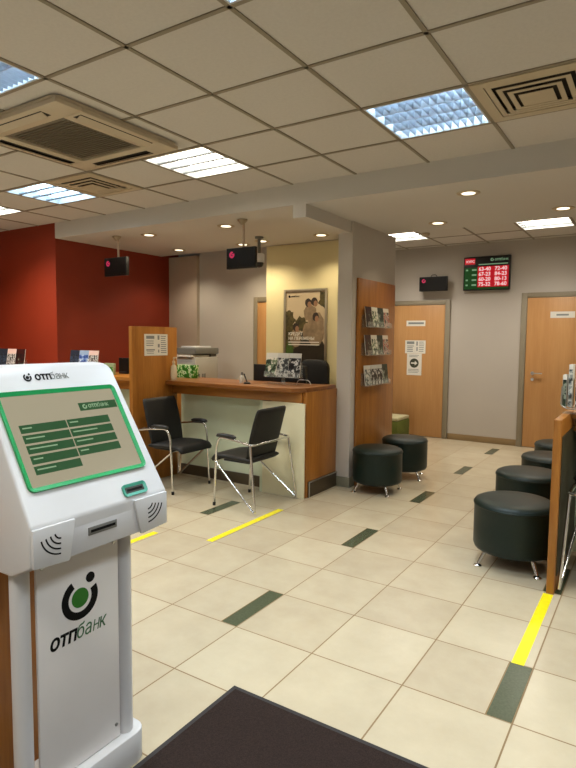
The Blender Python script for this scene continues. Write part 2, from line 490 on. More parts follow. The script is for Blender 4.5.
# ------------------------------------------------------------------ lamps in the tile ceiling
def make_lamp(warm):
    """recessed louvre fixture: housing, four tubes, parabolic louvre; origin at the cell corner, face at z=0"""
    ln = B()
    a, b2 = .022, .578
    hs = B()
    box(hs, .012, .588, .012, .588, .085, .095)
    box(hs, .012, a, .012, .588, 0, .085); box(hs, b2, .588, .012, .588, 0, .085)
    box(hs, a, b2, .012, a, 0, .085); box(hs, a, b2, b2, .588, 0, .085)
    return hs
def tube_bm():
    t = B()
    return t
lab_lamp = {}
def build_lamp(name, label, warm):
    r = thing(name, label, 'ceiling light', (0, 0, 0), 0, 'square recessed lights in the tiled ceiling')
    obj('housing', make_lamp(warm), m_housing, r)
    lv = B()
    for k in range(1, 4):          # long V blades between the tubes (run along x)
        y = .022+.556*k/4
        prism(lv, ([(-.016, .052), (.016, .052), (.003, 0), (-.003, 0)] if not warm else [(-.013, .012), (.013, .012), (.011, 0), (-.011, 0)]), ((.022, y, .002), Vector((0, 1, 0)), Vector((0, 0, 1))), .556)
    for k in range(1, 12 if not warm else 1):
        x = .022+.556*k/12
        prism(lv, [(-.009, .050), (.009, .050), (.0015, .004), (-.0015, .004)], ((x, .022, 0), Vector((-1, 0, 0)), Vector((0, 0, 1))), .556)
    obj('louvre', lv, m_louver, r, ang=20)
    for k in range(4):
        y = .022+.556*(k+.5)/4
        obj('fluorescent_tube', tube(B(), [(.04, y, .060), (.56, y, .060)], .013 if not warm else .022, 12), (m_tubec, m_tubew, m_tubeb)[warm], r)
    if warm: obj('reflector', box(B(), .023, .577, .023, .577, .080, .084), M('lamp_reflector', (170, 168, 160), .5), r)
    return r
protos = {0: None, 1: None, 2: None}
visible_names = {
 (0, 2): 'bluish white louvre light left of the square air vent, nearest on the right',
 (-3, 2): 'warm white louvre light right of the air conditioner cassette',
 (-6, 2): 'bluish white louvre light beyond the air conditioner, above the red wall',
 (-8, 2): 'warm white louvre light at the left edge of the photo, by the red wall',
 (-3, -1): 'bluish white louvre light at upper left edge, in front of the air conditioner'}
for ix, iy, w in lamps:
    x, y = cell(ix, iy)
    lab = visible_names.get((ix, iy), 'square louvre light in the tiled ceiling, out of the picture behind or beside the camera')
    if protos[w] is None:
        protos[w] = build_lamp('ceiling_light', lab, w); protos[w].location = (x, y, H)
        o = protos[w]
    else:
        o = dup(protos[w], (x, y, H), 0, lab)
    ld = bpy.data.lights.new('panel_lamp', 'AREA'); ld.shape = 'SQUARE'; ld.size = .54
    ld.spread = math.radians(128); ld.energy = ((44 if ix == -8 else 24 if ix < 3 else 20) if iy == 2 else (19 if ix == 3 else 11)); ld.color = (1, .93, .82) if w == 1 else (.86, .95, 1)
    lo = bpy.data.objects.new('panel_lamp', ld); COL.objects.link(lo); lo.parent = o; lo.location = (.3, .3, -.004)
rl = [('pale louvre light beyond the column, above the left wooden door', -3.30, 7.15),
      ('pale louvre light at the right edge, before the right wooden door', -1.50, 7.15)]
for lab, x, y in rl:
    o = dup(protos[1], (x, y, HB), 0, lab)
    ld = bpy.data.lights.new('panel_lamp', 'AREA'); ld.shape = 'SQUARE'; ld.size = .54; ld.spread = math.radians(140); ld.energy = 24; ld.color = (1, .93, .82)
    lo = bpy.data.objects.new('panel_lamp', ld); COL.objects.link(lo); lo.parent = o; lo.location = (.3, .3, -.004)

# downlights
dl = [(-1.304, 4.594, 'round downlight nearest on the right, above the four stools row'),
      (-1.877, 5.60, 'round downlight just right of the column, before the exchange rate board'),
      (-.751, 5.52, 'round downlight at the far right of the lowered ceiling'),
      (-3.19, 5.60, 'round downlight beside the cream wall, left of the column'),
      (-3.783, 4.673, 'round downlight nearest the hanging screen over the counter'),
      (-4.862, 4.643, 'round downlight between the two hanging screens'),
      (-5.336, 5.62, 'round downlight in the corner beside the red wall'),
      (-4.334, 5.68, 'round downlight behind the pole of the hanging screen over the counter'),
      (-3.99, 5.60, 'round downlight behind the dome camera')]
bm = B(); lathe(bm, [(.052, -.004), (.075, -.006), (.088, -.004), (.090, 0), (.052, 0)], seg=32)
dp = thing('downlight', dl[0][2], 'downlight', (0, 0, 0), 0, 'round downlights in the lowered ceiling')
obj('trim_ring', bm, m_ring, dp)
obj('diffuser', lathe(B(), [(0, -.0045), (.054, -.003), (.054, -.0005), (0, -.0005)], seg=24), m_down, dp)
for i, (x, y, lab) in enumerate(dl):
    o = dp if i == 0 else dup(dp, (x, y, HS), 0, lab)
    o.location = (x, y, HS)
    ld = bpy.data.lights.new('downlight_lamp', 'SPOT'); ld.energy = 40 if x < -2.7 else 34; ld.color = (1, .84, .58) if x > -5 else (1, .88, .68)
    ld.spot_size = 2.2; ld.spot_blend = .7; ld.shadow_soft_size = .05
    lo = bpy.data.objects.new('downlight_lamp', ld); COL.objects.link(lo); lo.parent = o; lo.location = (0, 0, -.015)

# ceiling vents
def vent(label, ix, iy):
    x, y = cell(ix, iy)
    r = thing('ceiling_vent', label, 'air vent', (x, y, H), 0, 'square air vents in the tiled ceiling')
    bm = B()
    for a, b2 in (((.012, .07), (.012, .588)), ((.53, .588), (.012, .588)), ((.07, .53), (.012, .07)), ((.07, .53), (.53, .588))):
        box(bm, a[0], a[1], b2[0], b2[1], -.004, .004)
    obj('frame', bm, m_vent, r)
    obj('duct_plate', box(B(), .06, .54, .06, .54, .040, .045), m_ventdark, r)
    for k, q in enumerate((.075, .122, .169, .216)):
        z = -.006*k-.002; bm = B(); o_ = .3-q; i_ = o_-.026 if k < 3 else 0
        if i_:
            for a, b2, c, d in ((-o_, o_, -o_, -i_), (-o_, o_, i_, o_), (-o_, -i_, -i_, i_), (i_, o_, -i_, i_)):
                box(bm, .3+a, .3+b2, .3+c, .3+d, z, z+.003)
        else: box(bm, .3-o_, .3+o_, .3-o_, .3+o_, z, z+.003)
        obj('vane', bm, m_vent, r, ang=15)
    obj('hanger', box(B(), .29, .31, .29, .31, -.018, .056), m_ventdark, r)
    return r
vent('square stepped air vent at upper right beside the bluish light', 1, 2)
vent('square dark air vent beyond the air conditioner cassette', -5, 2)

# air conditioner cassette (hangs a little below the tiles)
ac = thing('air_conditioner', 'square ceiling air conditioner cassette with four slots, upper left', 'air conditioner', (-3.29, 2.49, 2.752))
w = .475; zc = 0
bm = B()
prism(bm, rrect(2*w, 2*w, .05), ((0, 0, zc+.03), Vector((1, 0, 0)), Vector((0, 1, 0))), .0135)
obj('body', bm, m_cass, ac)
bm = B()       # front panel with an opening in the middle
for a, b2, c, d in ((-w, w, -w, -.30), (-w, w, .30, w), (-w, -.30, -.30, .30), (.30, w, -.30, .30)):
    box(bm, a, b2, c, d, zc, zc+.03, .006)
obj('front_panel', bm, m_cass, ac)
bm = B(); box(bm, -.295, .295, -.295, .295, zc+.012, zc+.026, .006)
gr = obj('intake_grille', bm, m_cassgrey, ac)
bm = B()
for k in range(20):
    y = -.25+.5*k/19; box(bm, -.26, .26, y-.004, y+.004, zc+.006, zc+.013)
obj('grille_slats', bm, m_cassgrey, gr)
for k in range(4):
    c, s = math.cos(k*PI/2), math.sin(k*PI/2)
    bm = B(); box(bm, -.28, .28, -.435, -.365, zc-.001, zc+.004)
    for v in bm.verts: v.co = Vector((v.co.x*c-v.co.y*s, v.co.x*s+v.co.y*c, v.co.z))
    sl = obj('air_slot', bm, m_ventdark, ac)
    bm = B()
    prism(bm, [(-.425, .0), (-.385, -.018), (-.385, -.014), (-.425, .004)], ((-.275, 0, zc-.001), Vector((0, 1, 0)), Vector((0, 0, 1))), .55)
    for v in bm.verts: v.co = Vector((v.co.x*c-v.co.y*s, v.co.x*s+v.co.y*c, v.co.z))
    obj('louvre_flap', bm, m_cass, sl)

# smoke detector + dome camera
tag(obj('smoke_detector', lathe(B(), [(0, -.04), (.03, -.038), (.05, -.02), (.055, 0), (0, 0)], (-2.62, 7.35, HB), 24), m_vent), 'small round smoke detector on the rear ceiling above the left door', 'smoke detector')

# ------------------------------------------------------------------ service counter
cx0, cx1 = -4.345, -2.69
ct = thing('service_counter', 'long cherry wood service counter with pale front panels beside the column', 'counter', (0, 0, 0))
ZT = 1.03
slab = B()
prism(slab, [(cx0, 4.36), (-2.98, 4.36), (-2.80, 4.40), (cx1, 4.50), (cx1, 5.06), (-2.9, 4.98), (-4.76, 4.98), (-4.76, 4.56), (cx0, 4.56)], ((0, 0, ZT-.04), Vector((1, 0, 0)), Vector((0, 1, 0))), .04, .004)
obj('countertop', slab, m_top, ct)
obj('apron', box(B(), cx0, -2.73, 4.47, 4.50, .89, ZT-.04, .002), m_woodx, ct)
obj('end_panel', box(B(), -2.73, cx1, 4.50, 5.085, .0, ZT-.04, .002), m_wood, ct)
pl = obj('end_plinth', box(B(), cx1, cx1+.012, 4.53, 5.08, .0, .15, .003), m_plinth, ct)
bm = B(); box(bm, cx1+.012, cx1+.018, 4.53, 4.545, 0, .15); box(bm, cx1+.012, cx1+.018, 4.545, 5.08, .138, .15)
obj('plinth_edging', bm, m_alu, pl)
obj('front_board', box(B(), -3.155, -2.685, 4.452, 4.468, 0, .888, .002), M('ivory_board', (230, 224, 190), .4, var=.02), ct)
obj('knee_panel', box(B(), cx0, -3.155, 4.60, 4.62, 0, .9), m_mint, ct)
obj('knee_plinth', box(B(), cx0, -3.155, 4.585, 4.60, 0, .11, .002), m_plinth, ct)
obj('front_rail', box(B(), -3.19, -3.155, 4.46, 4.60, 0, .888), m_mint, ct)

# privacy partition left of the counter
pt = thing('partition', 'tall cherry wood partition at the left end of the service counter', 'partition', (0, 0, 0))
obj('board', box(B(), -4.395, -4.347, 3.915, 4.54, 0, 1.59, .003), m_wood, pt)
def sheet(name, label, o, fr, w_, h_, lines, cat='notice', parts=()):
    """paper notice with printed lines, lying on a surface"""
    r, u = fr; n = r.cross(u); o = Vector(o)
    t = thing(name, label, cat, o)
    obj('paper', prism(B(), [(-w_/2, -h_/2), (w_/2, -h_/2), (w_/2, h_/2), (-w_/2, h_/2)], (n*.0005, r, u), .0015), m_paper, t)
    bm = B()
    for a, b2, c, d in lines:
        prism(bm, [(a*w_, b2*h_), (c*w_, b2*h_), (c*w_, d*h_), (a*w_, d*h_)], (n*.002, r, u), .0006)
    if lines: obj('printing', bm, m_inkgrey, t)
    return t
def lines(n, a=-.4, c=.4, top=.38, bot=-.4, ratio=.35, rag=.2):
    out = []
    for k in range(n):
        y = top-(top-bot)*k/n; out.append((a, y-(top-bot)/n*ratio, c-(c-a)*rag*random.random(), y))
    return out
LN = [(-.42, .28, -.08, .42)]+lines(3, -.42, -.1, .2, -.1, .4)+[(-.42, -.26, -.06, -.2)]+lines(2, -.4, -.1, -.3, -.45)+[(.06, .24, .14, .44), (.07, -.12, .15, .04), (.08, -.36, .13, -.22)]+lines(9, .2, .45, .42, -.44, .4)
LN2 = [(-.42, .22, -.05, .42), (.05, .1, .12, .42), (.06, -.3, .12, 0)]+lines(4, -.4, -.06, .1, -.45, .45)+lines(6, .18, .45, .4, -.44)
sheet('paper_notice', 'white printed notice on the wooden partition', (-4.3465, 4.235, 1.405), FX, .325, .22, LN)

# counter left of the partition, in front of the red wall
c2 = thing('teller_counter', 'cherry wood counter left of the partition, before the red wall', 'counter')
obj('countertop', box(B(), -5.975, -4.78, 4.30, 4.90, 1.005, 1.045, .004), m_woodx, c2)
obj('apron', box(B(), -5.975, -4.78, 4.40, 4.43, .9, 1.005), m_woodx, c2)
obj('front_board', box(B(), -5.975, -4.78, 4.55, 4.57, 0, .93), m_mint, c2)
c3 = thing('side_counter', 'wooden counter at the far left before the red wall, behind the kiosk', 'counter')
obj('countertop', box(B(), -7.6, -6.0, 3.65, 4.22, 1.005, 1.045, .004), m_woodx, c3)
obj('front_board', box(B(), -7.6, -6.0, 3.80, 3.83, 0, 1.005), m_wood, c3)

# ------------------------------------------------------------------ brochures
def brochure_kind(header, cols, sc, seed): return (M('brochure_head_%d' % seed, header, .4, var=.05), photo_mat('brochure_print_%d' % seed, cols, sc, seed))
kinds = {
 'white and green': brochure_kind((224, 222, 210), [(40, 56, 40), (120, 140, 110), (226, 222, 208), (230, 226, 214), (90, 120, 70)], 22, 1),
 'dark red and black': brochure_kind((56, 20, 18), [(22, 18, 18), (60, 22, 20), (30, 34, 28), (120, 130, 110)], 20, 2),
 'dark green': brochure_kind((40, 54, 46), [(20, 28, 24), (50, 70, 54), (150, 160, 146), (30, 40, 34)], 22, 3),
 'white and red': brochure_kind((230, 220, 206), [(60, 50, 48), (190, 176, 160), (170, 60, 50), (220, 210, 196)], 22, 4),
 'pale grey': brochure_kind((206, 204, 196), [(50, 54, 54), (150, 156, 152), (214, 214, 206), (110, 120, 116)], 26, 5),
 'black and white': brochure_kind((196, 196, 190), [(16, 16, 18), (60, 60, 60), (200, 200, 196), (30, 30, 32)], 26, 6),
 'blue': brochure_kind((150, 170, 196), [(40, 70, 140), (110, 140, 190), (200, 210, 222), (24, 40, 90)], 20, 7),
 'dark blue': brochure_kind((40, 48, 60), [(24, 30, 40), (60, 74, 92), (20, 24, 30), (110, 120, 126)], 20, 8),
 'pinkish white': brochure_kind((226, 190, 178), [(60, 50, 46), (200, 196, 190), (120, 110, 104), (226, 220, 214)], 26, 9)}
def brochure(label, kind, base, fr, w_, h_, tilt=0, group=None):
    r, u = fr; n = r.cross(u)
    t = thing('brochure', label, 'brochure', base, 0, group)
    u2 = (u-n*tilt).normalized()
    hm, pm = kinds[kind]
    obj('pages', prism(B(), [(-w_/2, 0), (w_/2, 0), (w_/2, h_), (-w_/2, h_)], ((0, 0, 0), r, u2), .006), m_paper, t)
    n2 = r.cross(u2)
    obj('cover_picture', prism(B(), [(-w_/2, 0), (w_/2, 0), (w_/2, h_*.8), (-w_/2, h_*.8)], (n2*.006, r, u2), .0012), pm, t)
    obj('cover_heading', prism(B(), [(-w_/2, h_*.8), (w_/2, h_*.8), (w_/2, h_), (-w_/2, h_)], (n2*.006, r, u2), .0012), hm, t)
    return t

# display board on the column with three acrylic racks
db = thing('display_board', 'tall cherry wood display board fixed to the side of the column', 'display board', (0, 0, 0))
obj('board', box(B(), -2.5445, -2.518, 5.19, 6.12, .0, 2.09, .004), m_wood, db)
rows = [('top', 1.61, ['dark red and black', 'white and green', 'dark green', 'white and red']),
        ('middle', 1.325, ['dark red and black', 'white and green', 'dark green', 'white and red']),
        ('bottom', 1.015, ['pale grey', 'black and white', 'black and white', 'dark green'])]
ordn = ['leftmost', 'second from left', 'third', 'rightmost']
for nm, z0, ks in rows:
    rk = thing('brochure_rack', f'clear acrylic brochure rack, {nm} of the three on the column board', 'rack', (-2.518, 5.265, z0), 0, 'racks on the column board')
    obj('tray', box(B(), .0005, .075, 0, .605, -.008, -.003, .0), m_clear, rk)
    obj('front_lip', box(B(), .072, .075, 0, .605, -.003, .05), m_clear, rk)
    obj('back_plate', box(B(), .001, .004, 0, .605, -.003, .12), m_clear, rk)
    for k, kd in enumerate(ks):
        brochure(f'{kd} brochure, {ordn[k]} in the {nm} rack on the column board', kd, (-2.47, 5.345+.148*k, z0-.002), FX, .142, .205, .12, 'brochures on the column board')

def stand(label, x, y, z, kds, w_=.135, h_=.21, where='', pedestal=0):
    n = len(kds); W = n*(w_+.004)
    t = thing('brochure_stand', label, 'brochure stand', (x, y, z))
    obj('base', box(B(), -W/2, W/2, -.005, .09, .0, .005), m_clear, t)
    z1 = pedestal
    if pedestal: obj('stem', box(B(), -.02, .02, .03, .045, .005, pedestal+.03), m_clear, t)
    obj('front_lip', box(B(), -W/2, W/2, -.004, -.001, z1+.0052, z1+.06), m_clear, t)
    obj('back_plate', box(B(), -W/2, W/2, .06, .064, z1+.0052, z1+.16), m_clear, t)
    obj('shelf', box(B(), -W/2, W/2, -.004, .064, z1+.0052, z1+.0082), m_clear, t)
    for k, kd in enumerate(kds):
        brochure(f'{kd} brochure, {["left one","middle one","right one"][k]} in the stand {where}', kd, (x-W/2+(w_+.004)*(k+.5), y+.016, z+z1+.009), FY, w_, h_, .15, 'brochures standing on the counters')
stand('clear stand with three pale brochures on the service counter', -3.14, 4.75, ZT, ['white and green', 'pale grey', 'black and white'], .135, .24, 'on the service counter', .06)
stand('clear stand with blue and white brochures on the teller counter by the red wall', -5.67, 4.33, 1.045, ['dark blue', 'blue', 'pinkish white'], .165, .27, 'on the teller counter by the red wall')
stand('clear stand of dark brochures at the far left edge, before the red wall', -6.37, 3.86, 1.045, ['dark blue', 'pinkish white', 'dark red and black'], .17, .28, 'at the far left edge')

# ------------------------------------------------------------------ things on and behind the counters
# sanitiser bottle
bt = thing('pump_bottle', 'small pale pump bottle on the counter beside the partition', 'bottle', (-4.308, 4.45, ZT))
obj('bottle_body', lathe(B(), [(0, 0), (.03, 0), (.034, .01), (.034, .12), (.028, .15), (.014, .165), (.014, .18), (0, .18)], seg=20), glass_mat('bottle_plastic', (230, 220, 190), .7, .25), bt)
bm = B(); tube(bm, [(0, 0, .178), (0, 0, .225)], .006); tube(bm, smooth_path([(0, 0, .225), (0, 0, .24), (.045, 0, .235)], .01), .008)
lathe(bm, [(0, .18), (.016, .18), (.016, .205), (0, .205)], seg=16)
obj('pump', bm, M('cream_plastic', (226, 206, 170), .4), bt)
tag(obj('leaflet_box', box(B(), -.14, .14, -.05, .05, 0, .145, .004), m_gbox, loc=(-4.49, 4.84, ZT)), 'green and white printed box on the service counter', 'box')
# printer on a low cabinet behind the counter
cb = thing('back_cabinet', 'low cabinet behind the service counter carrying the grey printer', 'cabinet', (-4.98, 5.62, 0))
obj('body', box(B(), -.32, .32, -.27, .30, 0, .90, .004), m_wood, cb)
obj('door', box(B(), -.31, -.005, -.29, -.27, .06, .88, .003), m_wood, cb)
obj('door', box(B(), .005, .31, -.29, -.27, .06, .88, .003), m_wood, cb)
pr = thing('printer', 'grey multifunction printer with open paper tray behind the service counter', 'printer', (-5.0, 5.6, .90))
obj('body', box(B(), -.16, .16, -.22, .22, 0, .34, .01), m_grey_pl, pr)
obj('scanner_lid', box(B(), -.17, .17, -.225, .225, .375, .455, .012), m_grey_dk, pr)
obj('lid_hinge', box(B(), -.14, .14, .10, .21, .33, .38, .004), m_grey_dk, pr)
obj('paper_stack', box(B(), -.145, .13, -.26, .08, .341, .362, .004), m_paper, pr, label='white paper on the output tray')
obj('top_tray', box(B(), -.15, .10, -.15, .15, .455, .475, .006), m_white2, pr)
for k, y in enumerate((-.17, -.10, -.06)): obj('button', box(B(), .158, .164, y, y+.03, .06, .13, .001), m_grey_dk, pr)
# desk behind counter and monitor, chair
wd = thing('work_desk', 'dark work desk behind the service counter, below the poster', 'desk', (-3.35, 5.25, 0))
obj('top', box(B(), -.62, .60, -.20, .10, .86, .895, .003), m_wood, wd)
for sx in (-.60, .56): obj('side_panel', box(B(), sx, sx+.02, -.18, .09, 0, .86), m_wood, wd)
mo = thing('monitor', 'wide black monitor low behind the brochure stand on the counter', 'monitor', (-3.47, 5.22, .895))
obj('panel', box(B(), -.34, .34, -.02, .02, .05, .30, .006), m_black, mo)
obj('screen', box(B(), -.325, .325, .02, .022, .065, .285), m_screen, mo)
bm = B(); box(bm, -.03, .03, -.012, .018, .008, .08); box(bm, -.12, .12, -.08, .08, 0, .01, .003)
obj('stand', bm, m_black, mo)
m2 = thing('monitor', 'small black monitor on the teller counter, left of the partition', 'monitor', (-5.36, 4.72, 1.045))
obj('panel', box(B(), -.10, .10, -.015, .015, .02, .19, .005), m_black, m2)
obj('stand', box(B(), -.06, .06, -.05, .05, 0, .025, .004), m_black, m2)
obj('screen', box(B(), -.092, .092, -.017, -.015, .03, .182), m_screen, m2)
b2_ = thing('leaflet_holder', 'small pale green leaflet block beside the small monitor', 'leaflet', (-5.33, 4.46, 1.045))
obj('block', box(B(), -.085, .085, -.015, .015, 0, .135, .003), M('pale_green_print', (150, 160, 120), .5, var=.2, scale=30), b2_)
obj('picture', box(B(), -.07, .07, -.0165, -.015, .02, .09), m_gbox, b2_)
# office chair
oc = thing('office_chair', 'black high-backed office chair behind the counter, before the poster', 'chair', (-3.33, 5.80, 0))
bm = B(); prism(bm, rrect(.38, .62, .10, cx=0, cy=.935), ((0, -.03, 0), Vector((1, 0, 0)), Vector((0, 0, 1))), .07, .02)
obj('backrest', bm, m_leather, oc)
bm = B(); prism(bm, rrect(.46, .44, .08), ((0, -.22, .44), Vector((1, 0, 0)), Vector((0, 1, 0))), .08, .02)
obj('seat', bm, m_leather, oc)
bm = B(); tube(bm, [(0, -.2, .08), (0, -.2, .44)], .025); tube(bm, smooth_path([(0, -.2, .42), (0, .03, .42), (0, .03, .75)], .06), .018)
obj('column', bm, m_black, oc)
bm = B()
for k in range(5):
    a = 2*PI*k/5; tube(bm, [(0, -.2, .09), (.24*math.cos(a), -.2+.24*math.sin(a), .06)], .018)
    tube(bm, [(.24*math.cos(a), -.2+.24*math.sin(a), .0), (.24*math.cos(a), -.2+.24*math.sin(a), .06)], .022)
obj('star_base', bm, m_black, oc)
# pen on holder and small bottle
pn = thing('pen_stand', 'small black pen holder with pen on the service counter edge', 'pen holder', (-3.42, 4.56, ZT))
obj('base', lathe(B(), [(0, 0), (.035, 0), (.035, .012), (.02, .02), (0, .022)], seg=20), m_black, pn)
obj('pen', tube(B(), [(.0, 0, .018), (-.04, 0, .10)], .006, 8), m_black, pn)
sb = thing('small_bottle', 'little clear bottle with dark top beside the pen holder', 'bottle', (-3.53, 4.62, ZT))
obj('body', lathe(B(), [(0, 0), (.026, 0), (.028, .05), (.018, .07), (.010, .08), (0, .08)], seg=18), glass_mat('clear_bottle', (226, 224, 210), .55, .15), sb)
obj('cap', lathe(B(), [(0, .08), (.012, .08), (.010, .11), (0, .112)], seg=14), m_grey_dk, sb)
# bent acrylic card holder on the right of the counter
bm = B(); tube(bm, smooth_path([(-.085, 0, .004), (-.06, 0, .055), (.06, 0, .055), (.085, 0, .004)], .03), .004)
tag(obj('card_holder', bm, m_alu, loc=(-2.86, 4.72, ZT)), 'thin arched clear holder at the right end of the service counter', 'holder')

# poster on the cream wall
ps = thing('poster', 'framed poster of a couple and green trees on the cream wall', 'poster', (-3.60, 5.97, 1.05))
W_, Hh = .55, 1.0
m_psky = photo_mat('poster_print', [(74, 58, 40), (96, 80, 58), (186, 168, 140), (202, 186, 160), (214, 200, 176)], 3, 5)
bm = B()
for a in ((-.305, -.275, 0, 1.03), (.275, .305, 0, 1.03), (-.275, .275, 1.0, 1.03), (-.275, .275, 0, .03)): box(bm, a[0], a[1], -.025, -.001, a[2], a[3], .003)
obj('frame', bm, m_steel, ps)
obj('print', box(B(), -.275, .275, -.012, -.004, .03, 1.0), M('poster_sky', (190, 172, 142), .4, var=.08, scale=3), ps)
def blob(pts, dd=.001): return prism(B(), pts, (Vector((0, -.012, 0)), Vector((1, 0, 0)), Vector((0, 0, 1))), dd)
def blobs(lst, dd):
    bm = B()
    for cx, cz, rx, rz, jit in lst:
        pts = []
        for k in range(22):
            a = 2*PI*k/22; j = 1+jit*random.uniform(-1, 1)
            pts.append((max(-.274, min(.274, cx+rx*j*math.cos(a))), max(.031, min(.999, cz+rz*j*math.sin(a)))))
        prism(bm, pts, (Vector((0, -.012, 0)), Vector((1, 0, 0)), Vector((0, 0, 1))), dd)
    return bm
obj('printed_ground', blobs([(0, .16, .34, .36, .04)], .0008), M('poster_dark', (40, 34, 24), .4, var=.35, scale=9), ps)
m_leaf = M('poster_leaf', (74, 66, 34), .5, var=.6, scale=26)
for k, b_ in enumerate([(-.23, .66, .09, .12, .25), (-.22, .47, .10, .18, .25), (.25, .90, .06, .12, .3), (-.06, .60, .10, .09, .25)]):
    obj('printed_tree', blobs([b_], .0011+.0001*k), m_leaf, ps)
m_jk = M('poster_jacket', (138, 118, 92), .5, var=.3, scale=14)
for k, b_ in enumerate([(.15, .55, .12, .2, .08), (-.13, .44, .075, .11, .06), (.02, .52, .05, .10, .08), (.07, .74, .09, .10, .1)]):
    obj('printed_jacket', blobs([b_], .0016+.0001*k), m_jk, ps)
m_hair = M('poster_hair', (44, 32, 24), .5, var=.2); m_skin = M('poster_skin', (150, 112, 84), .5, var=.1)
for cx_, cz_ in ((.05, .85), (.135, .86), (.155, .68), (-.12, .56)):
    obj('printed_hair', blobs([(cx_-.008, cz_+.015, .045, .05, .06)], .0021), m_hair, ps)
    obj('printed_face', blobs([(cx_+.008, cz_-.008, .026, .036, 0)], .0025), m_skin, ps)
obj('printed_green', blobs([(-.22, .24, .055, .14, .1)], .0018), M('poster_green', (66, 92, 30), .5, var=.4, scale=16), ps)
bm = text_bm('КРЕДИТ', .05, (-.235, -.0142, .475), *FY, bold=.001)
join(bm, text_bm('НА ПЕРЕМЕНЫ', .05, (-.235, -.0142, .42), *FY, bold=.001))
for z, e in ((.385, .2), (.355, .2)): prism(bm, [(-.235, z), (e, z), (e, z+.012), (-.235, z+.012)], (Vector((0, -.0142, 0)), Vector((1, 0, 0)), Vector((0, 0, 1))), .0008)
obj('lettering', bm, m_paper, ps)
bm = B(); prism(bm, arcpts(-.225, .945, .016, 0, 340, 16), (Vector((0, -.0132, 0)), *FY), .0008)
join(bm, word_bank(.032, (-.2, -.0134, .935), *FY))
obj('logo', bm, m_ink, ps)

# ------------------------------------------------------------------ screens
def hang_tv(label, x, y, w_, ztop, zbot, rz):
    t = thing('hanging_screen', label, 'screen', (x, y, HS), rz, 'screens hung from the lowered ceiling')
    zt_, zb = ztop-HS, zbot-HS
    obj('ceiling_plate', lathe(B(), [(0, -.05), (.012, -.05), (.05, -.012), (.05, 0), (0, 0)], seg=20), m_steel, t)
    obj('pole', tube(B(), [(.0, .02, -.03), (.0, .02, zt_-.08)], .012, 10), M('pole_paint', (190, 170, 150), .4, .3), t)
    obj('case', box(B(), -w_/2, w_/2, -.03, .012, zb, zt_, .004), m_black, t)
    obj('screen', box(B(), -w_/2+.012, w_/2-.012, -.032, -.03, zb+.016, zt_-.012), m_screen, t)
    bm = B(); prism(bm, ringseg(-w_/2+.07, zt_-.065, .012, .032, 60, 390, 20), (Vector((0, -.033, 0)), *FY), .0008)
    prism(bm, arcpts(-w_/2+.072, zt_-.062, .008, 0, 345, 12), (Vector((0, -.033, 0)), *FY), .0008)
    obj('screen_logo', bm, m_pink, t)
hang_tv('small black screen hanging before the red wall', -5.25, 4.52, .37, 2.385, 2.178, .0)
hang_tv('black screen hanging over the service counter', -3.44, 4.50, .345, 2.355, 2.155, .0)
tv = thing('wall_screen', 'black screen fixed to the back wall above the left door', 'screen', (-2.845, 8.5, 2.31))
obj('case', box(B(), -.21, .21, -.16, -.10, -.105, .105, .006), m_black, tv)
obj('screen', box(B(), -.20, .20, -.162, -.16, -.092, .096), m_screen, tv)
bm = B(); prism(bm, ringseg(-.14, .045, .010, .030, 60, 390, 20), (Vector((0, -.163, 0)), *FY), .0008)
obj('screen_logo', bm, m_pink, tv)
bm = B(); box(bm, -.05, .05, -.10, -.001, -.05, .05); tube(bm, smooth_path([(-.05, -.12, .1), (-.03, -.12, .135), (.03, -.12, .135), (.05, -.12, .1)], .02), .005)
obj('bracket', bm, m_black, tv)

# dome camera hung by the hanging screen
dc = thing('dome_camera', 'white and black dome security camera on a ceiling stem by the cream wall', 'security camera', (-3.85, 5.35, HS))
bm = B(); tube(bm, [(0, 0, 0), (0, 0, -.20)], .018); lathe(bm, [(0, -.02), (.05, -.02), (.05, 0), (0, 0)], seg=20)
obj('stem', bm, m_grey_dk, dc)
obj('housing', lathe(B(), [(0, -.18), (.055, -.19), (.06, -.21), (.06, -.285), (0, -.29)], seg=24), m_white, dc)
obj('dome', lathe(B(), [(.052, -.288), (.05, -.31), (.035, -.335), (0, -.345)], seg=24), m_black, dc)

# exchange rate board
lb = thing('rate_board', 'red and green illuminated exchange rate board on the back wall', 'sign', (-2.105, 8.5, 2.437))
bw, bh = .64, .475
obj('case', box(B(), -bw/2, bw/2, -.07, 0, -bh/2, bh/2, .006), m_black, lb)
FP = Vector((0, -.07, 0))
def rect(a, b2, c, d): return [(a, b2), (c, b2), (c, d), (a, d)]
bm = B(); prism(bm, rect(-.305, -.22, -.125, .085), (FP, *FY), .002); prism(bm, rect(-.125, -.225, .305, -.20), (FP, *FY), .002)
obj('green_field', bm, m_led_g, lb)
bm = B(); prism(bm, rect(-.12, -.195, .305, .095), (FP, *FY), .0025); prism(bm, rect(-.305, .13, -.16, .215), (FP, *FY), .0025)
obj('red_field', bm, m_led_r, lb)
F2 = FP+Vector((0, -.003, 0))
bm = B()
for k, (a, b2) in enumerate((('63-40', '72-40'), ('67-23', '84-23'), ('60-20', '80-13'), ('75-32', '78-60'))):
    z = .035-.071*k
    obj('rate_digits', text_bm(a, .072, F2+Vector((-.105, 0, z)), *FY, bold=.0018), m_led_w, lb)
    obj('rate_digits', text_bm(b2, .072, F2+Vector((.115, 0, z)), *FY, bold=.0018), m_led_w, lb)
obj('heading', text_bm('КУРС', .045, F2+Vector((-.285, 0, .155)), *FY, bold=.001), m_led_w, lb)
m_pale = M('board_pale', (40, 70, 40), .4, emit=(150, 190, 150), estr=1.2)
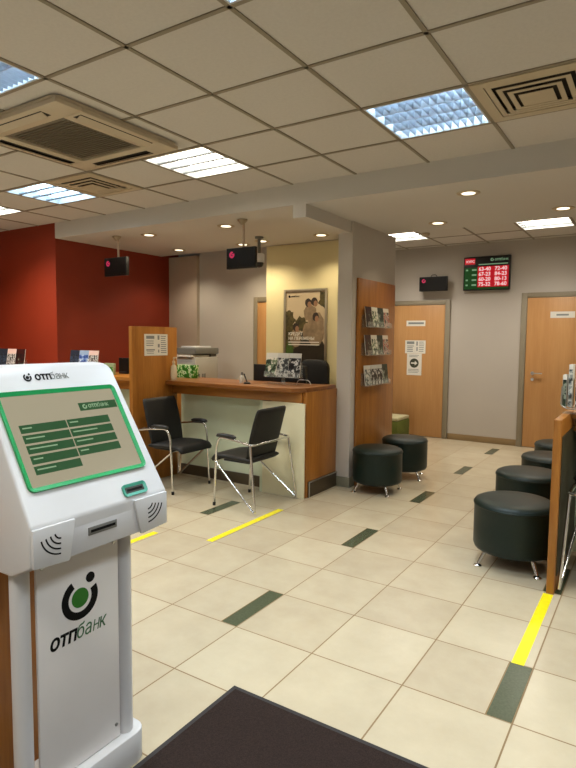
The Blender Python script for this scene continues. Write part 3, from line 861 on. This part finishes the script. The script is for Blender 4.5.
for k in range(4):
    z = .04-.071*k
    obj('currency_mark', prism(B(), rect(-.20, z, -.135, z+.022), (FP+Vector((0, -.002, 0)), *FY), .0008), m_pale, lb)
    if k != 1: obj('currency_mark', prism(B(), rect(-.285, z, -.255, z+.022), (FP+Vector((0, -.002, 0)), *FY), .0008), m_pale, lb)
obj('board_logo', prism(B(), ringseg(.075, .185, .010, .022, 60, 390, 20), (FP, *FY), .001), m_pale, lb)
obj('board_letters', word_bank(.05, FP+Vector((.11, -.0005, .168)), *FY), m_pale, lb)
obj('board_line', prism(B(), rect(-.11, .118, .29, .130), (FP, *FY), .001), m_pale, lb)

# door plates and notices
YD = YB-.022
sheet('door_plate', 'small pale name plate high on the left wooden door', (-3.14, YD, 1.735), FY, .30, .085, [(-.4, -.15, .42, .2)], 'sign')
sheet('door_plate', 'small pale name plate on the right wooden door', (-1.10, YD, 1.838), FY, .30, .085, [(-.25, -.15, .25, .12)], 'sign')
sheet('paper_notice', 'square printed notice on the left wooden door', (-3.14, YD, 1.375), FY, .325, .20, LN2)
s_ = sheet('paper_notice', 'round sign notice below the square notice on the left door', (-3.15, YD-.0005, 1.1065), FY, .235, .333, lines(2, -.35, .35, .43, .3)+lines(3, -.4, .4, -.22, -.42))
bm = B(); prism(bm, arcpts(0, .02, .072, 0, 352, 28), (Vector((0, -.0022, 0)), *FY), .0006)
ds = obj('round_symbol', bm, M('sign_olive', (54, 58, 40), .5), s_)
bm = B(); prism(bm, [(-.05, .03), (.01, .03), (.01, .055), (.052, .02), (.01, -.015), (.01, .01), (-.05, .01)], (Vector((0, -.0029, 0)), *FY), .0005)
obj('arrow', bm, m_paper, ds)

# ------------------------------------------------------------------ stools
def make_stool(label, loc):
    t = thing('round_stool', label, 'stool', loc)
    R_ = .24
    prof = [(0, .10), (R_-.03, .10), (R_-.008, .107), (R_, .13)]
    prof += [(R_, .25), (R_, .39)]
    prof += [(R_+.003, .398), (R_+.001, .408), (R_-.006, .420), (R_-.03, .432), (R_-.09, .440), (0, .444)]
    obj('seat', lathe(B(), prof, seg=56), m_stool, t, ang=60)
    obj('seam', lathe(B(), [(R_, .392), (R_+.005, .396), (R_+.005, .402), (R_, .406)], seg=56), m_stool, t)
    obj('base_plate', lathe(B(), [(0, .088), (R_-.05, .088), (R_-.05, .10), (0, .10)], seg=40), m_black, t)
    for k in range(4):
        a = PI/4+k*PI/2; c, s = math.cos(a), math.sin(a)
        bm = B(); tube(bm, [(.195*c, .195*s, .09), (.238*c, .238*s, .014)], [.013, .010], 12)
        lg = obj('leg', bm, m_chrome, t)
        bm = B(); lathe(bm, [(0, 0), (.022, 0), (.024, .006), (.016, .014), (.008, .018), (0, .018)], (.242*c, .242*s, 0), 18)
        obj('foot', bm, m_chrome, lg)
    return t
st = make_stool('dark green round stool nearest, beside the right wooden divider', (-.748, 3.96, 0))
gs = 'dark round stools'
dup(st, (-.822, 4.90, 0), .1, 'dark green round stool second in the row by the right divider', gs)
dup(st, (-.778, 5.72, 0), .25, 'dark green round stool third in the row by the right divider', gs)
dup(st, (-.795, 6.50, 0), -.1, 'dark green round stool farthest in the row by the right divider', gs)
dup(st, (-2.255, 5.13, 0), .05, 'dark round stool by the column, in front of its neighbour', gs)
dup(st, (-2.255, 5.85, 0), .3, 'dark round stool by the column, behind the nearer one', gs)
st['group'] = gs
for o in [st]+[o for o in COL.objects if o.parent is None and o.name.startswith('round_stool') and o.location.x > -1]: o.scale = (1.07, 1.07, 1)
pf = thing('pouf', 'olive green pouf with pale top behind the column, by the left door', 'pouf', (-3.33, 7.95, 0))
obj('body', box(B(), -.24, .24, -.24, .24, .02, .31, .02), m_olive, pf)
obj('cushion', box(B(), -.235, .235, -.235, .235, .31, .36, .015), m_olive2, pf)
for sx in (-1, 1):
    for sy in (-1, 1): obj('foot', box(B(), sx*.2-.02, sx*.2+.02, sy*.2-.02, sy*.2+.02, 0, .022), m_black, pf)

# ------------------------------------------------------------------ visitor chairs (chrome tube frame, black leather)
def slab_path(bm, path, half, th, bulge=0):
    """upholstered sheet: sections along a path in x-z, width along y, with rounded edges"""
    prof = []
    for k in range(24):
        a = 2*PI*k/24
        ex = .35
        cx, sz = math.cos(a), math.sin(a)
        yy = half*math.copysign(abs(cx)**ex, cx); zz = th/2*math.copysign(abs(sz)**.8, sz)
        prof.append((yy, zz))
    rings = []
    for i, (x, z, wsc, tsc) in enumerate(path):
        a = path[max(i-1, 0)]; b = path[min(i+1, len(path)-1)]
        d = Vector((b[0]-a[0], 0, b[1]-a[1])).normalized(); n = Vector((-d.z, 0, d.x))
        rings.append([bm.verts.new(Vector((x, yy*wsc, z))+n*zz*tsc) for yy, zz in prof])
    for q, w in zip(rings, rings[1:]):
        for k in range(24): bm.faces.new([q[k], q[(k+1) % 24], w[(k+1) % 24], w[k]])
    bm.faces.new(rings[0]); bm.faces.new(rings[-1][::-1])
    return bm
def make_chair(label, loc, rz):
    t = thing('visitor_chair', label, 'chair', loc, rz, 'black visitor chairs with chrome frames')
    # local: faces -x, origin on the floor at the middle
    seat = [(-.315, .385, .90, .5), (-.312, .40, .95, .85), (-.285, .428, .98, 1), (-.19, .44, 1, 1), (-.05, .437, 1, 1), (.05, .43, 1, 1), (.10, .428, .98, .9), (.115, .43, .95, .5)]
    obj('seat', slab_path(B(), seat, .235, .055), m_leather, t, ang=70)
    back = [(.068, .425, .90, .5), (.072, .44, .95, .9), (.085, .50, .97, 1), (.115, .62, 1, 1), (.15, .75, 1, 1), (.178, .84, .98, 1), (.187, .868, .95, .9), (.190, .878, .90, .4)]
    obj('backrest', slab_path(B(), back, .228, .042), m_leather, t, ang=70)
    R_ = .0105
    for s in (-1, 1):
        pts = smooth_path([(-.25, s*.262, .012), (-.222, s*.262, .53), (-.185, s*.268, .620), (-.02, s*.285, .613), (.17, s*.297, .585)], .09, 8)
        lg = obj('leg', tube(B(), pts, R_, 12), m_chrome, t)
        obj('leg_tip', tube(B(), [(-.2505, s*.262, 0), (-.249, s*.262, .03)], .0135, 12), m_black, lg)
        pad = [(-.205, .627), (-.19, .639), (-.14, .645), (-.03, .639), (.0, .632)]
        bm = B()
        tube(bm, [(x, s*(.275+.02*(x+.2)), z) for x, z in pad], [.012, .022, .025, .024, .014], 14)
        for v in bm.verts: v.co.z = .629+(v.co.z-.629)*.75
        obj('armrest', bm, m_pad, t)
        # rear leg: down from the back rail, tight bend on the floor, diagonal up to the front leg under the seat
        pts = smooth_path([(.17, s*.295, .585), (.232, s*.318, .10), (.243, s*.325, .012), (.205, s*.320, .045), (-.232, s*.264, .40)], .03, 6)
        obj('rear_leg', tube(B(), pts, R_, 12), m_chrome, t)
    pts = smooth_path([(.165, -.300, .585), (.19, -.265, .585), (.19, .265, .585), (.165, .300, .585)], .05, 6)
    obj('back_rail', tube(B(), pts, R_, 12), m_chrome, t)
    obj('seat_rail', tube(B(), [(-.228, -.262, .408), (-.228, .262, .408)], .009, 10), m_chrome, t)
    obj('seat_frame', box(B(), -.20, .08, -.19, .19, .395, .412, .004), m_black, t)
    return t
ch = make_chair('black chrome-armed visitor chair in the middle, its back to the ivory board', (-3.0, 4.115, 0), 0)
dup(ch, (-4.035, 4.15, 0), PI, 'black chrome-armed visitor chair on the left, its back to the partition')
dup(ch, (-.10, 3.87, 0), -PI/2, 'black chrome-framed visitor chair at the right edge, beside the divider')

# ------------------------------------------------------------------ right-hand desk with divider
rd = thing('right_counter', 'cherry wood counter and side divider at the right edge, beside the stools', 'counter')
obj('divider', box(B(), -.485, -.442, 3.58, 5.2, .0, 1.03, .003), m_wood, rd)
obj('countertop', box(B(), -.442, 1.4, 4.03, 4.75, .99, 1.03, .003), m_woodx, rd)
obj('shaded_side', box(B(), -.442, -.436, 3.62, 5.2, .1, .93, .001), M('olive_shade', (58, 54, 36), .5, var=.1), rd)  # deep shadow on the divider's inner side, painted as a dark olive sheet
obj('front_board', box(B(), -.442, 1.4, 4.42, 4.44, 0, .99), m_mint, rd)
obj('apron', box(B(), -.442, 1.4, 4.12, 4.15, .90, .99), m_woodx, rd)
def holder_r():
    x, y, z = -.452, 3.98, 1.03
    t = thing('leaflet_holder', 'clear leaflet holder on the right counter beside the divider', 'holder', (x, y, z))
    obj('base', box(B(), -.035, .085, -.05, .05, .001, .006), m_clear, t)
    for q in (-.056, .056): obj('wire', tube(B(), smooth_path([(-.04, q, .17), (-.045, q, .05), (.0, q, .03), (.07, q, .035), (.09, q, .1)], .03), .004), m_alu, t)
    for k, (dx, h_, kd, lab) in enumerate(((-.028, .20, 'dark green', 'pale edged leaflet leaning at the left in the right counter holder'),
                                          (.005, .265, 'pale grey', 'tallest grey leaflet in the right counter holder'),
                                          (.045, .20, 'black and white', 'dark and white leaflet at the right in the right counter holder'))):
        l = thing('leaflet', lab, 'leaflet', (x+dx, y, z+.042), 0, 'leaflets in the right counter holder')
        bm = B(); box(bm, -.012, .012, -.045, .045, 0, h_, .001)
        obj('pages', bm, m_paper, l)
        obj('cover', box(B(), -.010, .011, -.047, -.0455, .002, h_-.03), kinds[kd][1], l)
holder_r()
bm = B()
for k in range(9):
    a = k*2.4; lathe(bm, [(0, -.02), (.015, -.01), (.02, .005), (.012, .018), (0, .022)], (.018*math.cos(a)*(k % 3), .018*math.sin(a)*(k % 3), .022+.012*(k % 4)), 10)
tag(obj('tissue', bm, m_pinkt, loc=(-.385, 4.09, ZT)), 'crumpled pale pink tissue on the right counter', 'tissue')

# ------------------------------------------------------------------ mat and tapes
mt = thing('entrance_mat', 'dark brown ribbed entrance mat in the foreground beside the kiosk', 'mat')
obj('pile', box(B(), -1.425, .9, -.5, 1.825, .001, .010, .003), m_mat, mt)
bm = B(); box(bm, -1.445, -1.425, -.52, 1.845, .0005, .006); box(bm, .9, .92, -.52, 1.845, .0005, .006)
box(bm, -1.425, .9, 1.825, 1.845, .0005, .006); box(bm, -1.425, .9, -.52, -.5, .0005, .006)
obj('rubber_edge', bm, m_matedge, mt)
def tape(label, x0, x1, y0, y1): tag(obj('floor_tape', box(B(), x0, x1, y0, y1, .0003, .0012), m_tape), label, 'tape', 'yellow tape strips on the floor')
tape('yellow tape strip on the tiles in front of the middle visitor chair', -2.715, -2.66, 3.13, 4.08)
tape('yellow tape strip at the right, leading to the wooden divider', -.498, -.443, 2.70, 3.575)
tape('short yellow tape strip at the left, beside the kiosk', -3.175, -3.12, 2.15, 3.05)

# ------------------------------------------------------------------ wooden cabinet behind the kiosk
wc = thing('low_cabinet', 'brown wooden cabinet close behind the white kiosk at the left edge', 'cabinet')
obj('body', box(B(), -2.35, -1.755, .25, 1.22, .0, .765, .004), m_wood, wc)
obj('top', box(B(), -2.37, -1.745, .23, 1.23, .765, .79, .004), m_woody, wc)

# ------------------------------------------------------------------ self-service kiosk
kx, ky = -1.62, 1.125
K = thing('self_service_kiosk', 'white self service touch screen kiosk in the left foreground', 'kiosk')
# base
bm = B(); prism(bm, rrect(.175, .50, .05, cx=-1.541, cy=1.112), ((0, 0, 0), Vector((1, 0, 0)), Vector((0, 1, 0))), .112, .006)
obj('base', bm, m_white, K)
for y in (.925, 1.302):
    obj('post', tube(B(), [(-1.505, y, .112), (-1.505, y, .92)], .0275, 24), m_white2, K)
bm = B(); box(bm, -1.500, -1.488, .967, 1.268, .115, .86, .003)
P = obj('front_panel', bm, m_panel, K)
bm = B()
for y in (.985, 1.25):
    for z in (.165, .80): tube(bm, [(-1.489, y, z), (-1.485, y, z)], .006, 10)
obj('screws', bm, m_alu, P)
# logo on the panel: ring open at the upper right, dot, green disc, word
px_ = -1.488
def sk(pts, cy, cz, sh=.0): return [(y+(z-cz)*sh, z) for y, z in pts]
cy, cz = 1.116, .660
bm = B()
prism(bm, ringseg(cy, cz, .043, .067, 118, 385, 40), (Vector((px_, 0, 0)), *FX), .0012)
prism(bm, arcpts(cy+.039, cz+.056, .0165, 0, 352, 24), (Vector((px_, 0, 0)), *FX), .0012)
obj('logo_ring', bm, m_ink, P)
bm = B(); prism(bm, arcpts(cy, cz+.002, .031, 0, 354, 30), (Vector((px_, 0, 0)), *FX), .0012)
obj('logo_disc', bm, m_green, P)
obj('letters_bold', text_bm('отп', .066, (px_, 1.003, .533), *FX, bold=.0017, shear=.2, sx=.90), m_ink, P)
obj('letters_light', word_ank(.066, (px_, 1.097, .533), *FX, shear=.2, sx=.80), m_green2, P)

# head: side profile extruded across, with rounded edges
T = Vector((-.26, 0, .423)); TL = T.length; T.normalize()
O = Vector((-1.38, 0, .967))
y0, y1 = .882, 1.386
SLOPE = (Vector((0, 1, 0)), T)
NS = Vector((0, 1, 0)).cross(T)
t = bmesh.new()
prof = [(-1.38, .967), (-1.385, .853), (-1.47, .812), (-1.70, .812), (-1.735, .86), (-1.735, 1.355), (-1.70, 1.392), (-1.640, 1.388)]
vs = []
for y, tap in ((y0, 1), (y1, -1)):
    ring = []
    for x, z in prof:
        yy = y+tap*.016*max(0, (z-.967)/.42)
        ring.append(t.verts.new((x, yy, z)))
    vs.append(ring)
t.faces.new(vs[0]); t.faces.new(vs[1][::-1])
for i in range(len(prof)):
    j = (i+1) % len(prof); t.faces.new([vs[0][j], vs[0][i], vs[1][i], vs[1][j]])
bmesh.ops.recalc_face_normals(t, faces=t.faces[:])
t.edges.ensure_lookup_table()
# round the head's top corners
big = [e for e in t.edges if abs(e.verts[0].co.y-e.verts[1].co.y) < .02 and min(v.co.z for v in e.verts) > 1.35]
bmesh.ops.bevel(t, geom=big, offset=.03, segments=5, affect='EDGES', profile=.5)
small = [e for e in t.edges if e.is_manifold and len(e.link_faces) == 2 and e.calc_face_angle(0) > .5]
bmesh.ops.bevel(t, geom=small, offset=.008, segments=3, affect='EDGES', profile=.5)
hb = B(); merge(hb, t)
HD = obj('head', hb, m_white, K)
# speaker blocks at both ends of the lip, strip above and the recessed middle between them
FR = (Vector((-1.384, 0, 0)), Vector((0, 1, 0)), Vector((0, 0, 1)))
zl, zh = .850, .962
def speaker(poly, cc, sg):
    bm = B(); prism(bm, poly, FR, .011, .003)
    sp_ = obj('speaker_block', bm, m_white, K)
    bm = B()
    for k in range(4):
        r_ = .020+.0145*k
        a0, a1 = (192, 268) if sg < 0 else (272, 348)
        prism(bm, ringseg(cc[0], cc[1], r_-.0022, r_+.0022, a0, a1, 12), (Vector((-1.373, 0, 0)), *FX), .0008)
    obj('speaker_slots', bm, m_ink, sp_)
speaker([(.886, zl+.004), (1.000, zl-.004), (1.020, zh), (.886, zh)], (.972, .940), -1)
speaker([(1.268, zl-.004), (1.382, zl+.004), (1.382, zh), (1.240, zh)], (1.295, .942), 1)
bm = B(); box(bm, -1.386, -1.3815, 1.006, 1.262, .853, .955, .001)
obj('lip_recess', bm, m_white2, HD)
bm = B(); box(bm, -1.3815, -1.3775, 1.068, 1.172, .896, .920, .001)
rs = obj('receipt_slot', bm, m_grey_dk, K)
bm = B(); box(bm, -1.3775, -1.3765, 1.075, 1.165, .904, .912)
obj('slot_mouth', bm, m_ink, rs)
# screen on the slope
def onS(poly, off, d): return prism(B(), poly, (O+NS*off, *SLOPE), d)
fo = [(.907, .088), (1.345, .106), (1.328, .404), (.925, .414)]
def ringpoly(bm, cx, cy_, w_, h_, r_, wd, off, d):
    n = 6
    o_ = rrect(w_, h_, r_, n, cx, cy_); i_ = rrect(w_-2*wd, h_-2*wd, max(r_-wd, .004), n, cx, cy_)
    k = len(o_); base = O+NS*off
    def pt(p, dd): return bm.verts.new(base+SLOPE[0]*p[0]+SLOPE[1]*p[1]+NS*dd)
    a = [pt(p, d) for p in o_]; b = [pt(p, d*.35) for p in i_]; c = [pt(p, 0) for p in o_]
    e = [pt(p, -.001) for p in i_]
    for q in range(k):
        j = (q+1) % k
        bm.faces.new([a[q], a[j], b[j], b[q]]); bm.faces.new([c[q], c[j], a[j], a[q]]); bm.faces.new([b[q], b[j], e[j], e[q]])
    return bm
SCX, SCY, SW, SH = 1.128, .250, .398, .286
bm = B(); ringpoly(bm, SCX, SCY, SW+.028, SH+.026, .018, .013, 0, .008)
obj('screen_bezel', bm, m_bezel, HD)
DS = obj('display', onS(rrect(SW+.002, SH, .004, 3, SCX, SCY), -.002, .0035), m_disp, K)
def R4(a, b, c, d): return [(a, b), (c, b), (c, d), (a, d)]
xl, xm, xr_ = .954, 1.113, 1.272
for k in range(5):
    yt = .298-.0325*k
    for c_, (xa, xb) in enumerate(((xl, xm-.004), (xm, xr_))):
        if c_ and k == 4: continue
        bb = prism(B(), R4(xa, yt-.026, xb, yt), (O+NS*.0015, *SLOPE), .0008)
        obj('screen_button', bb, m_dispgreen, DS)
        ln_ = .03+.03*((k*(7-2*c_)) % 3)
        obj('button_text', prism(B(), R4(xa+.008, yt-.0125, xa+.008+ln_, yt-.0085), (O+NS*.0023, *SLOPE), .0004), m_disptext, DS)
obj('screen_banner', prism(B(), R4(1.176, .322, 1.325, .350), (O+NS*.0015, *SLOPE), .0008), m_dispgreen, DS)
obj('banner_logo', prism(B(), ringseg(1.197, .336, .004, .0085, 60, 390, 16), (O+NS*.0023, *SLOPE), .0004), m_disptext, DS)
obj('banner_letters', word_bank(.022, O+NS*.0023+SLOPE[0]*1.210+SLOPE[1]*.3305, *SLOPE, ext=.0003), m_disptext, DS)
# word mark above the screen
bm = B(); prism(bm, ringseg(1.039, .4535, .0085, .0135, 118, 385, 30), (O+NS*.0002, *SLOPE), .0008)
prism(bm, arcpts(1.0475, .4645, .0036, 0, 350, 14), (O+NS*.0002, *SLOPE), .0008)
prism(bm, arcpts(1.039, .4535, .0055, 0, 350, 16), (O+NS*.0002, *SLOPE), .0008)
join(bm, text_bm('отп', .036, O+NS*.0002+SLOPE[0]*1.063+SLOPE[1]*.4435, *SLOPE, bold=.0010, ext=.0004))
obj('head_logo', bm, m_ink, HD)
obj('head_letters', word_ank(.036, O+NS*.0002+SLOPE[0]*1.1165+SLOPE[1]*.4435, *SLOPE, ext=.0004, sx=.9), m_inkgrey, HD)
# card reader
bm = B(); ringpoly(bm, 1.259, .030, .096, .040, .012, .010, 0, .006)
cr_ = obj('card_reader', bm, M('reader_teal', (70, 150, 130), .3, emit=(60, 190, 150), estr=.15), K)
obj('card_slot', onS(R4(1.220, .018, 1.298, .042), .0, .002), M('reader_dark', (30, 44, 42), .3), cr_)
obj('card_mouth', onS(R4(1.228, .026, 1.290, .034), .002, .0005), m_ink, cr_)

# ------------------------------------------------------------------ put each thing's origin at its own base
bpy.context.view_layer.update()
for o in [o for o in COL.objects if o.type == 'EMPTY' and o.parent is None and o.location.length < 1e-6]:
    pts = [c.matrix_world @ Vector(b) for c in o.children_recursive if c.type == 'MESH' for b in c.bound_box]
    lo_ = [min(p[i] for p in pts) for i in range(3)]; hi_ = [max(p[i] for p in pts) for i in range(3)]
    base = Vector(((lo_[0]+hi_[0])/2, (lo_[1]+hi_[1])/2, lo_[2]))
    o.location = base
    for c in o.children: c.location = c.location-base

# ------------------------------------------------------------------ world, exposure
w = bpy.data.worlds.new('world'); S.world = w; w.use_nodes = True
w.node_tree.nodes['Background'].inputs[0].default_value = (.9, .95, 1, 1); w.node_tree.nodes['Background'].inputs[1].default_value = .05
vs_ = S.view_settings
vs_.view_transform = 'Standard'; vs_.look = 'None'; vs_.exposure = -1.13; vs_.gamma = 1; vs_.use_curve_mapping = False
